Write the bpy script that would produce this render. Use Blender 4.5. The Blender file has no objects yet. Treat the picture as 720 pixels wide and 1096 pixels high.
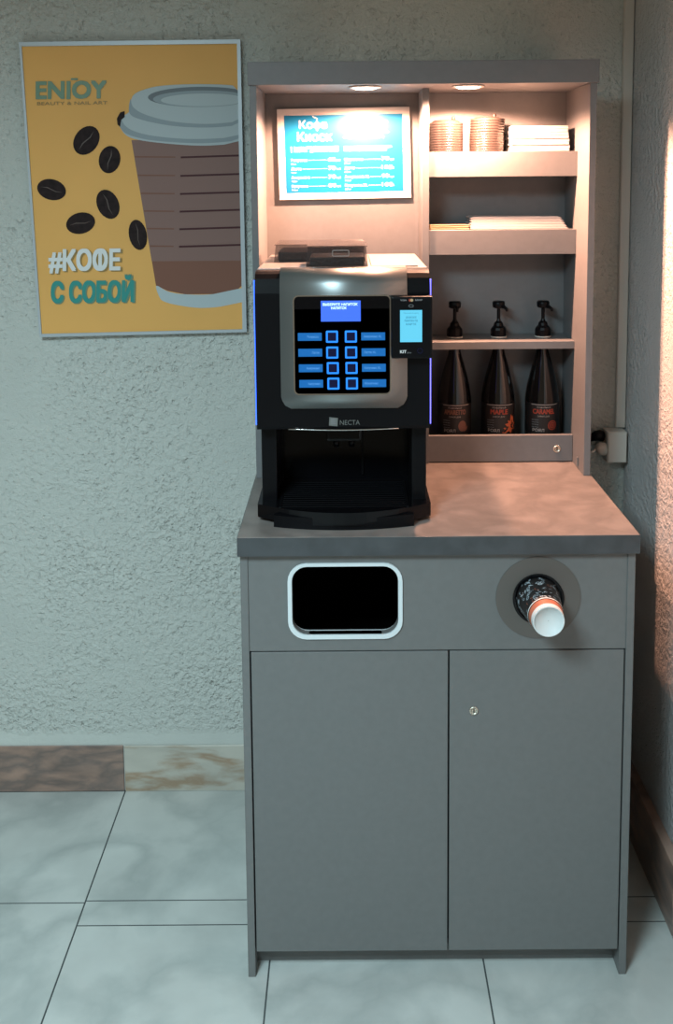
import bpy, bmesh, math, random
from mathutils import Vector, Matrix
random.seed(4)
SC = bpy.context.scene
COL = SC.collection

# ------------------------------------------------------------------ camera
cam_d = bpy.data.cameras.new('camera')
cam = bpy.data.objects.new('camera', cam_d)
COL.objects.link(cam)
F, PPX, PPY = 1055.94, 370.76, 303.21
cam_d.sensor_fit = 'VERTICAL'
cam_d.sensor_height = 36
cam_d.sensor_width = 36
cam_d.lens = F * 36 / 1096
cam_d.shift_x = (360 - PPX) / 1096
cam_d.shift_y = (PPY - 548) / 1096
right = Vector((.99996698, -.000095546, -.0081253342))
up = Vector((.0080898, .1057894, .9943556))
fwd = Vector((-.00076457, .99438855, -.10578672))
m = Matrix((right, up, -fwd)).transposed().to_4x4()
m.translation = Vector((-.178422, -1.924772, 1.682877))
cam.matrix_world = m
cam_d.clip_start = .05
SC.camera = cam

# ------------------------------------------------------------------ light
w = bpy.data.worlds.new('world')
SC.world = w
w.use_nodes = True
w.node_tree.nodes['Background'].inputs[0].default_value = (.84, .73, .55, 1)
w.node_tree.nodes['Background'].inputs[1].default_value = .20

def area_light(name, loc, target, sx, sy, power, col):
    d = bpy.data.lights.new(name, 'AREA')
    d.shape = 'RECTANGLE'; d.size = sx; d.size_y = sy
    d.energy = power; d.color = col; d.spread = math.radians(150)
    o = bpy.data.objects.new(name, d)
    COL.objects.link(o)
    o.location = loc
    o.rotation_euler = (Vector(target) - Vector(loc)).to_track_quat('-Z', 'Y').to_euler()
    return o
area_light('room_light', (-1.0, -1.9, 2.55), (-1.0, -1.6, 0), .7, .7, 84, (.66, .91, 1.0))
SC.view_settings.view_transform = 'Standard'
SC.view_settings.look = 'None'
SC.view_settings.gamma = 1
SC.view_settings.use_curve_mapping = False
SC.view_settings.exposure = 0
DOWNLIGHT_POWER = 54.0

# ------------------------------------------------------------------ materials
def mat(name, col, rough=.5, metal=0, spec=.5, emit=None, es=1, alpha=1, trans=0, coat=0, bump=None, var=None):
    m = bpy.data.materials.new(name)
    m.use_nodes = True
    nt = m.node_tree
    b = nt.nodes['Principled BSDF']
    b.inputs['Base Color'].default_value = (*col, 1)
    b.inputs['Roughness'].default_value = rough
    b.inputs['Metallic'].default_value = metal
    b.inputs['Specular IOR Level'].default_value = spec
    b.inputs['Alpha'].default_value = alpha
    b.inputs['Transmission Weight'].default_value = trans
    b.inputs['Coat Weight'].default_value = coat
    if emit:
        b.inputs['Emission Color'].default_value = (*emit, 1)
        b.inputs['Emission Strength'].default_value = es
    tc = nt.nodes.new('ShaderNodeTexCoord')
    if var:     # (scale, amount)
        n = nt.nodes.new('ShaderNodeTexNoise'); n.inputs['Scale'].default_value = var[0]; n.inputs['Detail'].default_value = 6
        nt.links.new(tc.outputs['Object'], n.inputs['Vector'])
        r = nt.nodes.new('ShaderNodeValToRGB')
        r.color_ramp.elements[0].position = .3; r.color_ramp.elements[1].position = .7
        r.color_ramp.elements[0].color = (*[c * (1 - var[1]) for c in col], 1)
        r.color_ramp.elements[1].color = (*[min(1, c * (1 + var[1])) for c in col], 1)
        nt.links.new(n.outputs['Fac'], r.inputs[0]); nt.links.new(r.outputs[0], b.inputs['Base Color'])
    if bump:    # (scale, strength)
        n = nt.nodes.new('ShaderNodeTexNoise'); n.inputs['Scale'].default_value = bump[0]; n.inputs['Detail'].default_value = 5
        nt.links.new(tc.outputs['Object'], n.inputs['Vector'])
        bp = nt.nodes.new('ShaderNodeBump'); bp.inputs['Strength'].default_value = bump[1]; bp.inputs['Distance'].default_value = .003
        nt.links.new(n.outputs['Fac'], bp.inputs['Height']); nt.links.new(bp.outputs[0], b.inputs['Normal'])
    return m

def stucco(name, col, smooth_below=None):
    m = bpy.data.materials.new(name); m.use_nodes = True
    nt = m.node_tree; L = nt.links.new; b = nt.nodes['Principled BSDF']
    b.inputs['Roughness'].default_value = .85; b.inputs['Specular IOR Level'].default_value = .25
    tc = nt.nodes.new('ShaderNodeTexCoord')
    def noise(s, d, dist=0):
        n = nt.nodes.new('ShaderNodeTexNoise'); n.inputs['Scale'].default_value = s
        n.inputs['Detail'].default_value = d; n.inputs['Distortion'].default_value = dist
        L(tc.outputs['Object'], n.inputs['Vector']); return n
    def ramp(src, a, bb, c0=(0, 0, 0), c1=(1, 1, 1)):
        r = nt.nodes.new('ShaderNodeValToRGB'); r.color_ramp.elements[0].position = a; r.color_ramp.elements[1].position = bb
        r.color_ramp.elements[0].color = (*c0, 1); r.color_ramp.elements[1].color = (*c1, 1); L(src, r.inputs[0]); return r
    def mth(op, a, bb):
        n = nt.nodes.new('ShaderNodeMath'); n.operation = op
        for i, v in enumerate((a, bb)):
            if isinstance(v, (int, float)): n.inputs[i].default_value = v
            else: L(v, n.inputs[i])
        return n.outputs[0]
    big = noise(3.5, 3); mid = noise(75, 5, .1); fine = noise(240, 4)
    pits = ramp(noise(95, 2, .2).outputs['Fac'], .62, .72)
    lump = ramp(mid.outputs['Fac'], .38, .66)
    rough_area = ramp(big.outputs['Fac'], .35, .6)
    h = mth('ADD', mth('MULTIPLY', lump.outputs[0], mth('ADD', mth('MULTIPLY', rough_area.outputs[0], .8), .25)), mth('MULTIPLY', fine.outputs['Fac'], .6))
    h = mth('SUBTRACT', h, mth('MULTIPLY', pits.outputs[0], mth('ADD', mth('MULTIPLY', rough_area.outputs[0], .7), .3)))
    if smooth_below:
        sx = nt.nodes.new('ShaderNodeSeparateXYZ'); L(tc.outputs['Object'], sx.inputs[0])
        g = nt.nodes.new('ShaderNodeMapRange'); g.inputs[1].default_value = smooth_below - .012; g.inputs[2].default_value = smooth_below + .012
        g.inputs[3].default_value = .1; g.inputs[4].default_value = 1
        L(mth('ADD', sx.outputs[2], mth('MULTIPLY', noise(25, 2).outputs['Fac'], .02)), g.inputs[0])
        h = mth('MULTIPLY', h, g.outputs[0])
    bp = nt.nodes.new('ShaderNodeBump'); bp.inputs['Strength'].default_value = .9; bp.inputs['Distance'].default_value = .0048
    L(h, bp.inputs['Height']); L(bp.outputs[0], b.inputs['Normal'])
    c = ramp(big.outputs['Fac'], .3, .7, tuple(x * .92 for x in col), tuple(min(1, x * 1.06) for x in col))
    L(c.outputs[0], b.inputs['Base Color'])
    return m

def marble(name, base, vein, scale=3.0, amount=.5, rough=.35, stretch=(1, 1, 1), speck=0, rot=0, lo=.46, hi=.5, dist=.3):
    m = bpy.data.materials.new(name); m.use_nodes = True
    nt = m.node_tree; L = nt.links.new; b = nt.nodes['Principled BSDF']; b.inputs['Roughness'].default_value = rough
    tc = nt.nodes.new('ShaderNodeTexCoord'); mp = nt.nodes.new('ShaderNodeMapping'); mp.inputs['Scale'].default_value = stretch
    mp.inputs['Rotation'].default_value = (0, rot, 0)
    L(tc.outputs['Object'], mp.inputs[0])
    n = nt.nodes.new('ShaderNodeTexNoise'); n.inputs['Scale'].default_value = scale; n.inputs['Detail'].default_value = 8
    n.inputs['Distortion'].default_value = dist; L(mp.outputs[0], n.inputs['Vector'])
    r = nt.nodes.new('ShaderNodeValToRGB'); e = r.color_ramp.elements
    e[0].position = lo; e[0].color = (*base, 1); e[1].position = hi; e[1].color = tuple(base[i] * (1 - amount) + vein[i] * amount for i in range(3)) + (1,)
    x = e.new(min(.98, hi + (hi - lo))); x.color = (*base, 1)
    L(n.outputs['Fac'], r.inputs[0])
    n2 = nt.nodes.new('ShaderNodeTexNoise'); n2.inputs['Scale'].default_value = scale * 1.7; n2.inputs['Detail'].default_value = 6
    L(mp.outputs[0], n2.inputs['Vector'])
    r2 = nt.nodes.new('ShaderNodeValToRGB'); r2.color_ramp.elements[0].position = .3; r2.color_ramp.elements[1].position = .7
    r2.color_ramp.elements[0].color = (.8, .8, .8, 1); r2.color_ramp.elements[1].color = (1, 1, 1, 1)
    L(n2.outputs['Fac'], r2.inputs[0])
    mx = nt.nodes.new('ShaderNodeMix'); mx.data_type = 'RGBA'; mx.blend_type = 'MULTIPLY'; mx.inputs[0].default_value = 1
    L(r.outputs[0], mx.inputs[6]); L(r2.outputs[0], mx.inputs[7]); L(mx.outputs[2], b.inputs['Base Color'])
    return m

M = {}
M['wall'] = stucco('rough_plaster', (.58, .60, .56), .185)
M['wall2'] = stucco('rough_plaster_side', (.60, .59, .58))
M['tile'] = marble('pale_floor_marble', (.60, .62, .59), (.45, .48, .46), 3.2, .9, .35, lo=.40, hi=.5)
M['grout'] = mat('dark_grout', (.07, .08, .08), .9)
M['pinkstone'] = marble('pink_brown_marble', (.42, .27, .21), (.16, .13, .12), 7, .8, .3, (1, 1, 2.6), rot=.6, lo=.38, hi=.55)
M['creamstone'] = marble('cream_marble', (.56, .53, .46), (.36, .22, .12), 4, .8, .3, (1, 1, 3.5), rot=.8, lo=.47, hi=.56)
M['laminate'] = mat('grey_laminate', (.160, .163, .161), .45, spec=.4, var=(60, .04))
M['hutch'] = mat('grey_laminate_hutch', (.168, .170, .174), .45, spec=.4, var=(60, .04))
M['recess_board'] = mat('grey_inner_laminate', (.21, .205, .21), .5)
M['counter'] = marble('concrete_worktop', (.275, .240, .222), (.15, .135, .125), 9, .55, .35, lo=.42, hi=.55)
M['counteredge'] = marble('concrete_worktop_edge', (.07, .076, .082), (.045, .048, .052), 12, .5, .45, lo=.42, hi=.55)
M['black'] = mat('black_plastic', (.004, .004, .005), .36, spec=.15)
M['gloss'] = mat('glossy_black_plastic', (.003, .003, .004), .14, spec=.25)
M['matte'] = mat('matte_black', (.006, .006, .006), .9, spec=.1)
M['silver'] = mat('silver_painted_plastic', (.25, .27, .27), .36, metal=.75)
M['deck'] = mat('silver_deck', (.24, .235, .23), .4, metal=.35)
M['chrome'] = mat('chrome', (.75, .76, .76), .15, metal=1)
M['brass'] = mat('nickel_lock', (.62, .57, .48), .38, metal=.8)
M['smoke'] = mat('smoky_clear_plastic', (.06, .045, .045), .12, alpha=.5, coat=.3)
M['beans'] = mat('coffee_beans', (.02, .012, .009), .45, bump=(160, 1.0), var=(120, .6))
M['led'] = mat('blue_led', (.02, .05, .3), .4, emit=(.03, .12, 1.0), es=3.0)
M['ledr'] = mat('violet_blue_led', (.05, .05, .3), .4, emit=(.16, .15, 1.0), es=3.2)
M['btn'] = mat('button_glow', (.0, .02, .1), .4, emit=(.015, .24, 1.0), es=1.3)
M['btn_in'] = mat('button_face', (.0, .0, .004), .3, emit=(.0, .004, .08), es=.4)
M['blabel'] = mat('lit_drink_label', (.0, .02, .06), .4, emit=(.002, .135, .46), es=.95)
M['blabeltext'] = mat('lit_drink_name', (.05, .1, .2), .4, emit=(.08, .32, .72), es=.9)
M['lcd'] = mat('blue_display', (.0, .02, .1), .3, emit=(.06, .17, 1.0), es=1.1)
M['lcdtext'] = mat('display_letters', (.6, .8, 1), .3, emit=(.55, .75, 1.0), es=1.1)
M['screen'] = mat('cyan_screen', (.0, .02, .03), .3, emit=(.14, .66, .92), es=1.0)
M['screentext'] = mat('screen_letters', (.02, .1, .2), .3, emit=(.03, .22, .33), es=.8)
M['white'] = mat('white_print', (.75, .76, .75), .5)
M['grey_print'] = mat('grey_print', (.25, .26, .27), .5)
M['frame'] = mat('aluminium_frame', (.50, .55, .58), .4, metal=.3)
M['frame_w'] = mat('white_frame', (.55, .54, .53), .4)
M['yellow'] = mat('ochre_poster', (.82, .44, .13), .5, spec=.2, var=(2.5, .05))
M['teal'] = mat('teal_print', (.03, .28, .25), .4)
M['tealdk'] = mat('dark_teal_print', (.16, .27, .18), .4)
M['pshade'] = mat('letter_shade_print', (.32, .21, .07), .4)
M['bean_print'] = mat('bean_print', (.022, .013, .013), .6, spec=.15, var=(60, .4))
M['bean_hi'] = mat('bean_crease_print', (.10, .07, .06), .35)
M['lid_print'] = mat('lid_print_pale', (.46, .53, .55), .5, spec=.2)
M['lid_print2'] = mat('lid_print_mid', (.30, .36, .39), .5, spec=.2)
M['lid_print3'] = mat('lid_print_dark', (.17, .20, .22), .5, spec=.2)
M['cup_print'] = mat('cup_print_brown', (.22, .10, .07), .5, spec=.2)
M['cup_print2'] = mat('cup_print_brown_light', (.25, .15, .13), .5, spec=.2)
M['cup_line'] = mat('cup_print_reflection', (.07, .022, .025), .5, spec=.2)  # dark lines reflected in the poster glass, painted into the cup print
M['menu_blue'] = mat('menu_blue', (.008, .17, .36), .3)
M['menu_white'] = mat('menu_white', (.55, .60, .64), .4)
M['glass'] = mat('dark_bottle_glass', (.006, .005, .005), .06, coat=.5)
M['label_blk'] = mat('black_label', (.012, .010, .010), .45)
M['l_red'] = mat('red_print', (.38, .05, .025), .5)
M['l_orange'] = mat('orange_print', (.62, .12, .04), .5)
M['l_brown'] = mat('brown_print', (.22, .08, .05), .5)
M['l_cream'] = mat('cream_print', (.40, .33, .30), .5)
M['lid'] = mat('smoky_cup_lid', (.038, .027, .024), .28, coat=.1)
M['paper'] = mat('white_napkin', (.62, .61, .59), .8)
M['paper2'] = mat('white_paper_bag', (.42, .41, .41), .7)
M['wood'] = mat('birch_wood', (.50, .36, .20), .6)
M['pvc'] = mat('white_pvc', (.62, .57, .51), .5)
M['trim'] = mat('white_trim', (.68, .74, .76), .3)
M['ring'] = mat('taupe_disc', (.115, .103, .093), .55)
M['cup_blk'] = mat('black_cup_paper', (.018, .016, .016), .45)
M['cup_doodle'] = mat('cup_doodle_print', (.36, .42, .46), .5)
M['cup_orange'] = mat('cup_copper_band', (.52, .17, .10), .4)
M['cup_white'] = mat('cup_white_base', (.72, .76, .76), .5)
M['lamp'] = mat('lamp_lens', (1, .9, .8), .4, emit=(1.0, .80, .62), es=14)
M['lamp_ring'] = mat('lamp_bezel', (.7, .66, .62), .3, metal=.6)
WARM = (1.0, .49, .31)

# ------------------------------------------------------------------ mesh building
class B:
    def __init__(s):
        s.v = []; s.f = []; s.fm = []; s.mats = []; s.sm = []
    def mi(s, m):
        if m not in s.mats: s.mats.append(m)
        return s.mats.index(m)
    def add(s, vs, fs, m, smooth=False):
        o = len(s.v); s.v += [tuple(v) for v in vs]; k = s.mi(m)
        for f in fs: s.f.append(tuple(i + o for i in f)); s.fm.append(k); s.sm.append(smooth)
        return s
    def box(s, x0, x1, y0, y1, z0, z1, m, bev=0, seg=2, smooth=False):
        bm = bmesh.new()
        vs = [bm.verts.new((x, y, z)) for x in (x0, x1) for y in (y0, y1) for z in (z0, z1)]
        for q in ((0, 1, 3, 2), (4, 6, 7, 5), (0, 4, 5, 1), (2, 3, 7, 6), (0, 2, 6, 4), (1, 5, 7, 3)): bm.faces.new([vs[i] for i in q])
        if bev: bmesh.ops.bevel(bm, geom=bm.edges[:], offset=bev, segments=seg, affect='EDGES', profile=.6)
        bm.verts.index_update()
        s.add([v.co[:] for v in bm.verts], [[v.index for v in f.verts] for f in bm.faces], m, smooth)
        bm.free(); return s
    def lathe(s, prof, c, m, seg=32, axis='z', cap=True, smooth=True):
        vs = []; fs = []
        for (r, h) in prof:
            for i in range(seg):
                a = 2 * math.pi * i / seg; x, y = r * math.cos(a), r * math.sin(a)
                p = (x, y, h) if axis == 'z' else ((x, h, y) if axis == 'y' else (h, x, y))
                vs.append((p[0] + c[0], p[1] + c[1], p[2] + c[2]))
        n = len(prof)
        for j in range(n - 1):
            for i in range(seg):
                k = (i + 1) % seg
                fs.append((j * seg + i, j * seg + k, (j + 1) * seg + k, (j + 1) * seg + i))
        if cap:
            fs.append(tuple(range(seg))[::-1]); fs.append(tuple(range((n - 1) * seg, n * seg)))
        s.add(vs, fs, m, smooth); return s
    def prism(s, pts, fn, w0, w1, m, smooth=False):
        """2-D outline (a, b) placed by fn(a, b, w), closed solid between w0 and w1"""
        n = len(pts)
        vs = [fn(a, b, w0) for a, b in pts] + [fn(a, b, w1) for a, b in pts]
        fs = [tuple(range(n)), tuple(range(n, 2 * n))[::-1]] + [(i, i + n, (i + 1) % n + n, (i + 1) % n) for i in range(n)]
        s.add(vs, fs, m, smooth); return s
    def ring(s, outer, inner, fn, w0, w1, m):
        n = len(outer)
        vs = [fn(a, b, w0) for a, b in outer] + [fn(a, b, w0) for a, b in inner] + [fn(a, b, w1) for a, b in outer] + [fn(a, b, w1) for a, b in inner]
        fs = []
        for i in range(n):
            k = (i + 1) % n
            fs += [(i, k, n + k, n + i), (2 * n + i, 3 * n + i, 3 * n + k, 2 * n + k), (i, 2 * n + i, 2 * n + k, k), (n + i, n + k, 3 * n + k, 3 * n + i)]
        s.add(vs, fs, m); return s
    def flat(s, pts, fn, w, m):
        s.add([fn(a, b, w) for a, b in pts], [tuple(range(len(pts)))], m); return s
    def tube(s, path, r, m, seg=10):
        vs = []; fs = []; n = len(path); P = [Vector(p) for p in path]
        for j, p in enumerate(P):
            t = (P[min(j + 1, n - 1)] - P[max(j - 1, 0)]).normalized()
            u = t.cross(Vector((0, 0, 1)))
            if u.length < 1e-3: u = t.cross(Vector((0, 1, 0)))
            u.normalize(); v = t.cross(u)
            rr = r[j] if isinstance(r, (list, tuple)) else r
            for i in range(seg):
                a = 2 * math.pi * i / seg; vs.append(p + u * rr * math.cos(a) + v * rr * math.sin(a))
        for j in range(n - 1):
            for i in range(seg):
                k = (i + 1) % seg; fs.append((j * seg + i, j * seg + k, (j + 1) * seg + k, (j + 1) * seg + i))
        fs += [tuple(range(seg))[::-1], tuple(range((n - 1) * seg, n * seg))]
        s.add(vs, fs, m, True); return s
    def text(s, string, fn, a, b, height, m, w=0, width=None, bold=0, align='LEFT', shear=0):
        """capital height `height`; placed so its baseline starts at (a, b) in fn's plane; width squeezes it to fit"""
        def glyphs(t):
            cu = bpy.data.curves.new('lettering', 'FONT'); cu.body = t; cu.size = 1; cu.resolution_u = 3
            ob = bpy.data.objects.new('lettering', cu); COL.objects.link(ob)
            bpy.context.view_layer.update()
            me = bpy.data.meshes.new_from_object(ob.evaluated_get(bpy.context.evaluated_depsgraph_get()))
            r = [v.co.copy() for v in me.vertices], [tuple(p.vertices) for p in me.polygons]
            bpy.data.objects.remove(ob); bpy.data.curves.remove(cu); bpy.data.meshes.remove(me)
            return r
        plain = string.replace('ф', 'о').replace('Ф', 'О')
        vs, fs = glyphs(plain)
        for i, chx in enumerate(string):      # the round letter with a stem
            if chx in 'фФ':
                pv = glyphs(plain[:i + 1])[0]; ov = glyphs(plain[i])[0]
                cx = max(v.x for v in pv) - (max(v.x for v in ov) - min(v.x for v in ov)) / 2
                for z0_, z1_ in (((-.2, -.012), (.075, .485), (.565, .74)) if chx == 'ф' else ((.075, .655),)):
                    n_ = len(vs); vs = vs + [Vector((cx - .045, z0_, 0)), Vector((cx + .045, z0_, 0)), Vector((cx + .045, z1_, 0)), Vector((cx - .045, z1_, 0))]
                    fs = fs + [(n_, n_ + 1, n_ + 2, n_ + 3)]
        if 'J' in string:                      # the hook stands on the baseline
            for v in vs: v.y = max(v.y, -.01 + .02 * min(0, v.y))
        if not vs: return s
        x0 = min(v.x for v in vs); x1 = max(v.x for v in vs); k = height / .73
        kx = width / (x1 - x0) if width else k
        off = {'LEFT': 0, 'CENTER': .5, 'RIGHT': 1}[align] * (x1 - x0) * kx
        for q, (dx, dy) in enumerate(((0, 0),) if not bold else ((-1, -1), (1, 1), (-1, 1), (1, -1))):
            s.add([fn(a + (v.x - x0) * kx - off + dx * bold * k, b + v.y * k + dy * bold * k, w + q * 4e-5) for v in vs], fs, m)
        return s
    def build(s, name, root=None, label=None):
        me = bpy.data.meshes.new(name)
        off = Vector((0, 0, 0))
        p = root
        while p is not None: off += p.location; p = p.parent
        me.from_pydata([Vector(v) - off for v in s.v], [], s.f)
        for m_ in s.mats: me.materials.append(M[m_])
        for i, p in enumerate(me.polygons): p.material_index = s.fm[i]; p.use_smooth = s.sm[i]
        bm = bmesh.new(); bm.from_mesh(me)
        bmesh.ops.remove_doubles(bm, verts=bm.verts, dist=1e-6)
        closed = all(e.is_manifold for e in bm.edges)
        if closed: bmesh.ops.recalc_face_normals(bm, faces=bm.faces)
        bm.to_mesh(me); bm.free()
        o = bpy.data.objects.new(name, me); COL.objects.link(o)
        if root: o.parent = root
        if label: o['label'] = label
        return o

def rooted(b, name, loc):
    """a top-level thing that is one mesh: origin at loc"""
    off = Vector(loc)
    b.v = [tuple(Vector(v) - off) for v in b.v]
    o = b.build(name); o.location = loc
    return o
def tag(o, label=None, cat=None, group=None, kind=None):
    if label: o['label'] = label
    if cat: o['category'] = cat
    if group: o['group'] = group
    if kind: o['kind'] = kind
    return o
def thing(name, loc, label, cat, group=None):
    o = bpy.data.objects.new(name, None); COL.objects.link(o); o.location = loc; o.empty_display_size = .05
    return tag(o, label, cat, group)
def dup(root, loc, label=None, rotz=0):
    r = root.copy(); COL.objects.link(r); r.location = loc; r.rotation_euler = (0, 0, rotz)
    if label: r['label'] = label
    for ch in list(root.children):
        c = ch.copy(); COL.objects.link(c); c.parent = r
        for g in list(ch.children):
            d = g.copy(); COL.objects.link(d); d.parent = c
    return r
def rrect(x0, x1, z0, z1, r, n=6):
    pts = []
    for cx, cz, a0 in ((x1 - r, z1 - r, 0), (x0 + r, z1 - r, 90), (x0 + r, z0 + r, 180), (x1 - r, z0 + r, 270)):
        for i in range(n + 1):
            a = math.radians(a0 + 90 * i / n); pts.append((cx + r * math.cos(a), cz + r * math.sin(a)))
    return pts
def circ(cx, cz, r, n=40, rz=None):
    rz = rz or r
    return [(cx + r * math.cos(2 * math.pi * i / n), cz + rz * math.sin(2 * math.pi * i / n)) for i in range(n)]
XZ = lambda a, b, w: (a, w, b)
XY = lambda a, b, w: (a, b, w)
def cut(o, cutters):
    for c in cutters:
        md = o.modifiers.new('cut', 'BOOLEAN'); md.operation = 'DIFFERENCE'; md.object = c; md.solver = 'EXACT'
    bpy.context.view_layer.update()
    me = bpy.data.meshes.new_from_object(o.evaluated_get(bpy.context.evaluated_depsgraph_get()))
    o.modifiers.clear(); o.data = me
    for c in cutters: bpy.data.objects.remove(c)

WK = -.0047                      # the back wall is very slightly out of square
YW = .645
def wall_y(x): return YW + WK * x

# ------------------------------------------------------------------ the room
b = B()
x0, x1 = -2.8, .70
b.add([(x0, wall_y(x0), 0), (x1, wall_y(x1), 0), (x1, wall_y(x1), 2.85), (x0, wall_y(x0), 2.85),
       (x0, wall_y(x0) + .15, 0), (x1, wall_y(x1) + .15, 0), (x1, wall_y(x1) + .15, 2.85), (x0, wall_y(x0) + .15, 2.85)],
      [(0, 1, 2, 3), (7, 6, 5, 4), (0, 4, 5, 1), (3, 2, 6, 7), (0, 3, 7, 4), (1, 5, 6, 2)], 'wall')
tag(b.build('wall_back'), kind='structure')
tag(B().box(.5545, .70, -3.2, .638, 0, 2.85, 'wall2').build('wall_right'), kind='structure')
# floor: marble slabs over dark grout
b = B().box(-2.8, .70, -3.2, .80, -.06, -.0007, 'grout')
g = .0019
def slab(xa, xb, ya, yb): b.box(xa + g, xb - g, ya + g, yb - g, -.012, 0, 'tile')
XJ = -.8045
xs_l = [XJ - .46 * i for i in range(5)][::-1]
ys_l = [.645, .2205, -.24, -.70, -1.16, -1.62, -2.08, -2.54, -3.0, -3.2]
for xa, xb in zip(xs_l, xs_l[1:]):
    for yb, ya in zip(ys_l, ys_l[1:]): slab(xa, xb, ya, yb)
slab(XJ, -.26, .2265, .648); slab(-.26, .20, .2265, .648); slab(.20, .66, .2265, .648)
slab(XJ, -.10, .149, .2265); slab(-.10, .36, .149, .2265); slab(.36, .66, .149, .2265)
xs_r = [XJ, -.358, .1035, .565]
ys_r = [.149, -.311, -.77, -1.23, -1.69, -2.15, -2.61, -3.07]
for xa, xb in zip(xs_r, xs_r[1:]):
    for yb, ya in zip(ys_r, ys_r[1:]): slab(xa, xb, ya, yb)
tag(b.build('floor'), kind='structure')
# skirting slabs
for (xa, xb, mt) in ((-1.26, -.8065, 'pinkstone'), (-.8035, -.33, 'creamstone'), (-.327, .13, 'pinkstone'), (.133, .53, 'pinkstone'), (-1.72, -1.263, 'creamstone'), (-2.18, -1.723, 'pinkstone')):
    b = B().box(xa, xb, .638 + WK * xa, wall_y(xb), 0, .133, mt, .0015, 1)
    tag(b.build('baseboard_back'), kind='structure')
for (ya, yb) in ((-.40, .10), (.103, .600), (-.90, -.403), (-1.4, -.903)):
    b = B().box(.531, .5545, ya, yb, 0, .165, 'pinkstone', .0015, 1)
    tag(b.build('baseboard_right'), kind='structure')

# ------------------------------------------------------------------ base cabinet
HT = .929
cab = thing('base_cabinet', (0, .3, 0), 'grey two-door floor cabinet with a rubbish opening under the worktop', 'cabinet')
for s in (-1, 1):
    xa, xb = sorted((s * .400, s * .3845))
    B().box(xa, xb, 0, .60, 0, HT, 'laminate', .0008, 1).build('side_panel', cab)
pan = B().box(-.3843, .3843, .003, .019, .7225, HT, 'laminate').build('front_panel', cab)
ox0, ox1, oz0, oz1 = -.2985, -.0775, .7545, .9045
c1 = B().prism(rrect(ox0 + .003, ox1 - .003, oz0 + .003, oz1 - .003, .033), XZ, -.05, .08, 'laminate').build('cutter')
HX, HZ = .2040, .8310
c2 = B().prism(circ(HX, HZ, .0485), XZ, -.05, .08, 'laminate').build('cutter')
cut(pan, [c1, c2])
pan['label'] = 'front panel with a rounded rubbish opening and a round cup hole'
d1 = B().box(-.3815, .0215, .002, .018, .0565, .7195, 'laminate', .0008, 1).build('door', cab)
d2 = B().box(.0250, .3815, .002, .018, .0565, .7195, 'laminate', .0008, 1).build('door', cab)
def lock(x, y, z, par):
    l = B().lathe([(.0093, 0), (.0093, -.0015), (.0078, -.0028), (.0062, -.0028), (.0058, -.0015), (.0035, -.0015)], (x, y, z), 'brass', 24, 'y')
    l.build('lock', par)
    k = B().box(x - .0009, x + .0009, y - .0032, y - .0012, z - .0035, z + .0035, 'matte')
    k.build('keyhole', par)
lock(.0747, .002, .591, d2)
B().box(-.3843, .3843, .045, .060, 0, .054, 'laminate').build('kick_board', cab)
B().box(-.3843, .3843, .0185, .59, .055, .071, 'recess_board').build('bottom_shelf', cab)
B().box(-.3843, .3843, .585, .600, .071, HT, 'recess_board').build('back_board', cab)
# rubbish opening: white moulded rim with a deep lip and a black chute
o_ = rrect(ox0 - .006, ox1 + .006, oz0 - .006, oz1 + .004, .038)
i_ = rrect(ox0, ox1, oz0 + .001, oz1, .033)
t = B().ring(o_, i_, XZ, -.0015, .003, 'trim')
i2 = rrect(ox0 + .0025, ox1 - .0025, oz0 + .003, oz1 - .0025, .031)
t.ring(i_, i2, XZ, -.0010, .0230, 'trim')
t.build('opening_rim', cab, 'white rounded rim of the rubbish opening')
ch = B()
i3 = rrect(ox0 + .003, ox1 - .003, oz0 + .0035, oz1 - .003, .031)
i4 = rrect(ox0 - .03, ox1 + .03, .10, oz1 + .01, .03)
n = len(i3)
ch.box(ox0 - .03, ox0 - .026, .024, .40, .10, oz1 + .015, 'matte').box(ox1 + .026, ox1 + .03, .024, .40, .10, oz1 + .015, 'matte')
ch.box(ox0 - .03, ox1 + .03, .40, .404, .10, oz1 + .015, 'matte').box(ox0 - .03, ox1 + .03, .024, .40, .09, .10, 'matte')
ch.box(ox0 - .03, ox1 + .03, .024, .40, oz1 + .012, oz1 + .016, 'matte')
ch.box(ox0 - .03, ox1 + .03, .0235, .026, .10, oz0 + .0035, 'matte')
ch.build('waste_bin', cab)
# cup dispenser
B().ring(circ(HX + .0005, HZ + .001, .0865), circ(HX, HZ, .0485), XZ, .0012, .003, 'ring').build('dispenser_flange', cab, 'darker taupe disc around the cup hole')
tb = B().ring(circ(HX, HZ, .0520), circ(HX, HZ, .0478), XZ, -.004, .0030, 'gloss').ring(circ(HX, HZ, .0484), circ(HX, HZ, .0474), XZ, .0030, .30, 'gloss')
tb.ring(circ(HX, HZ, .0474), circ(HX, HZ, .0455), XZ, .006, .012, 'gloss')
tb.build('cup_tube', cab)

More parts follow.
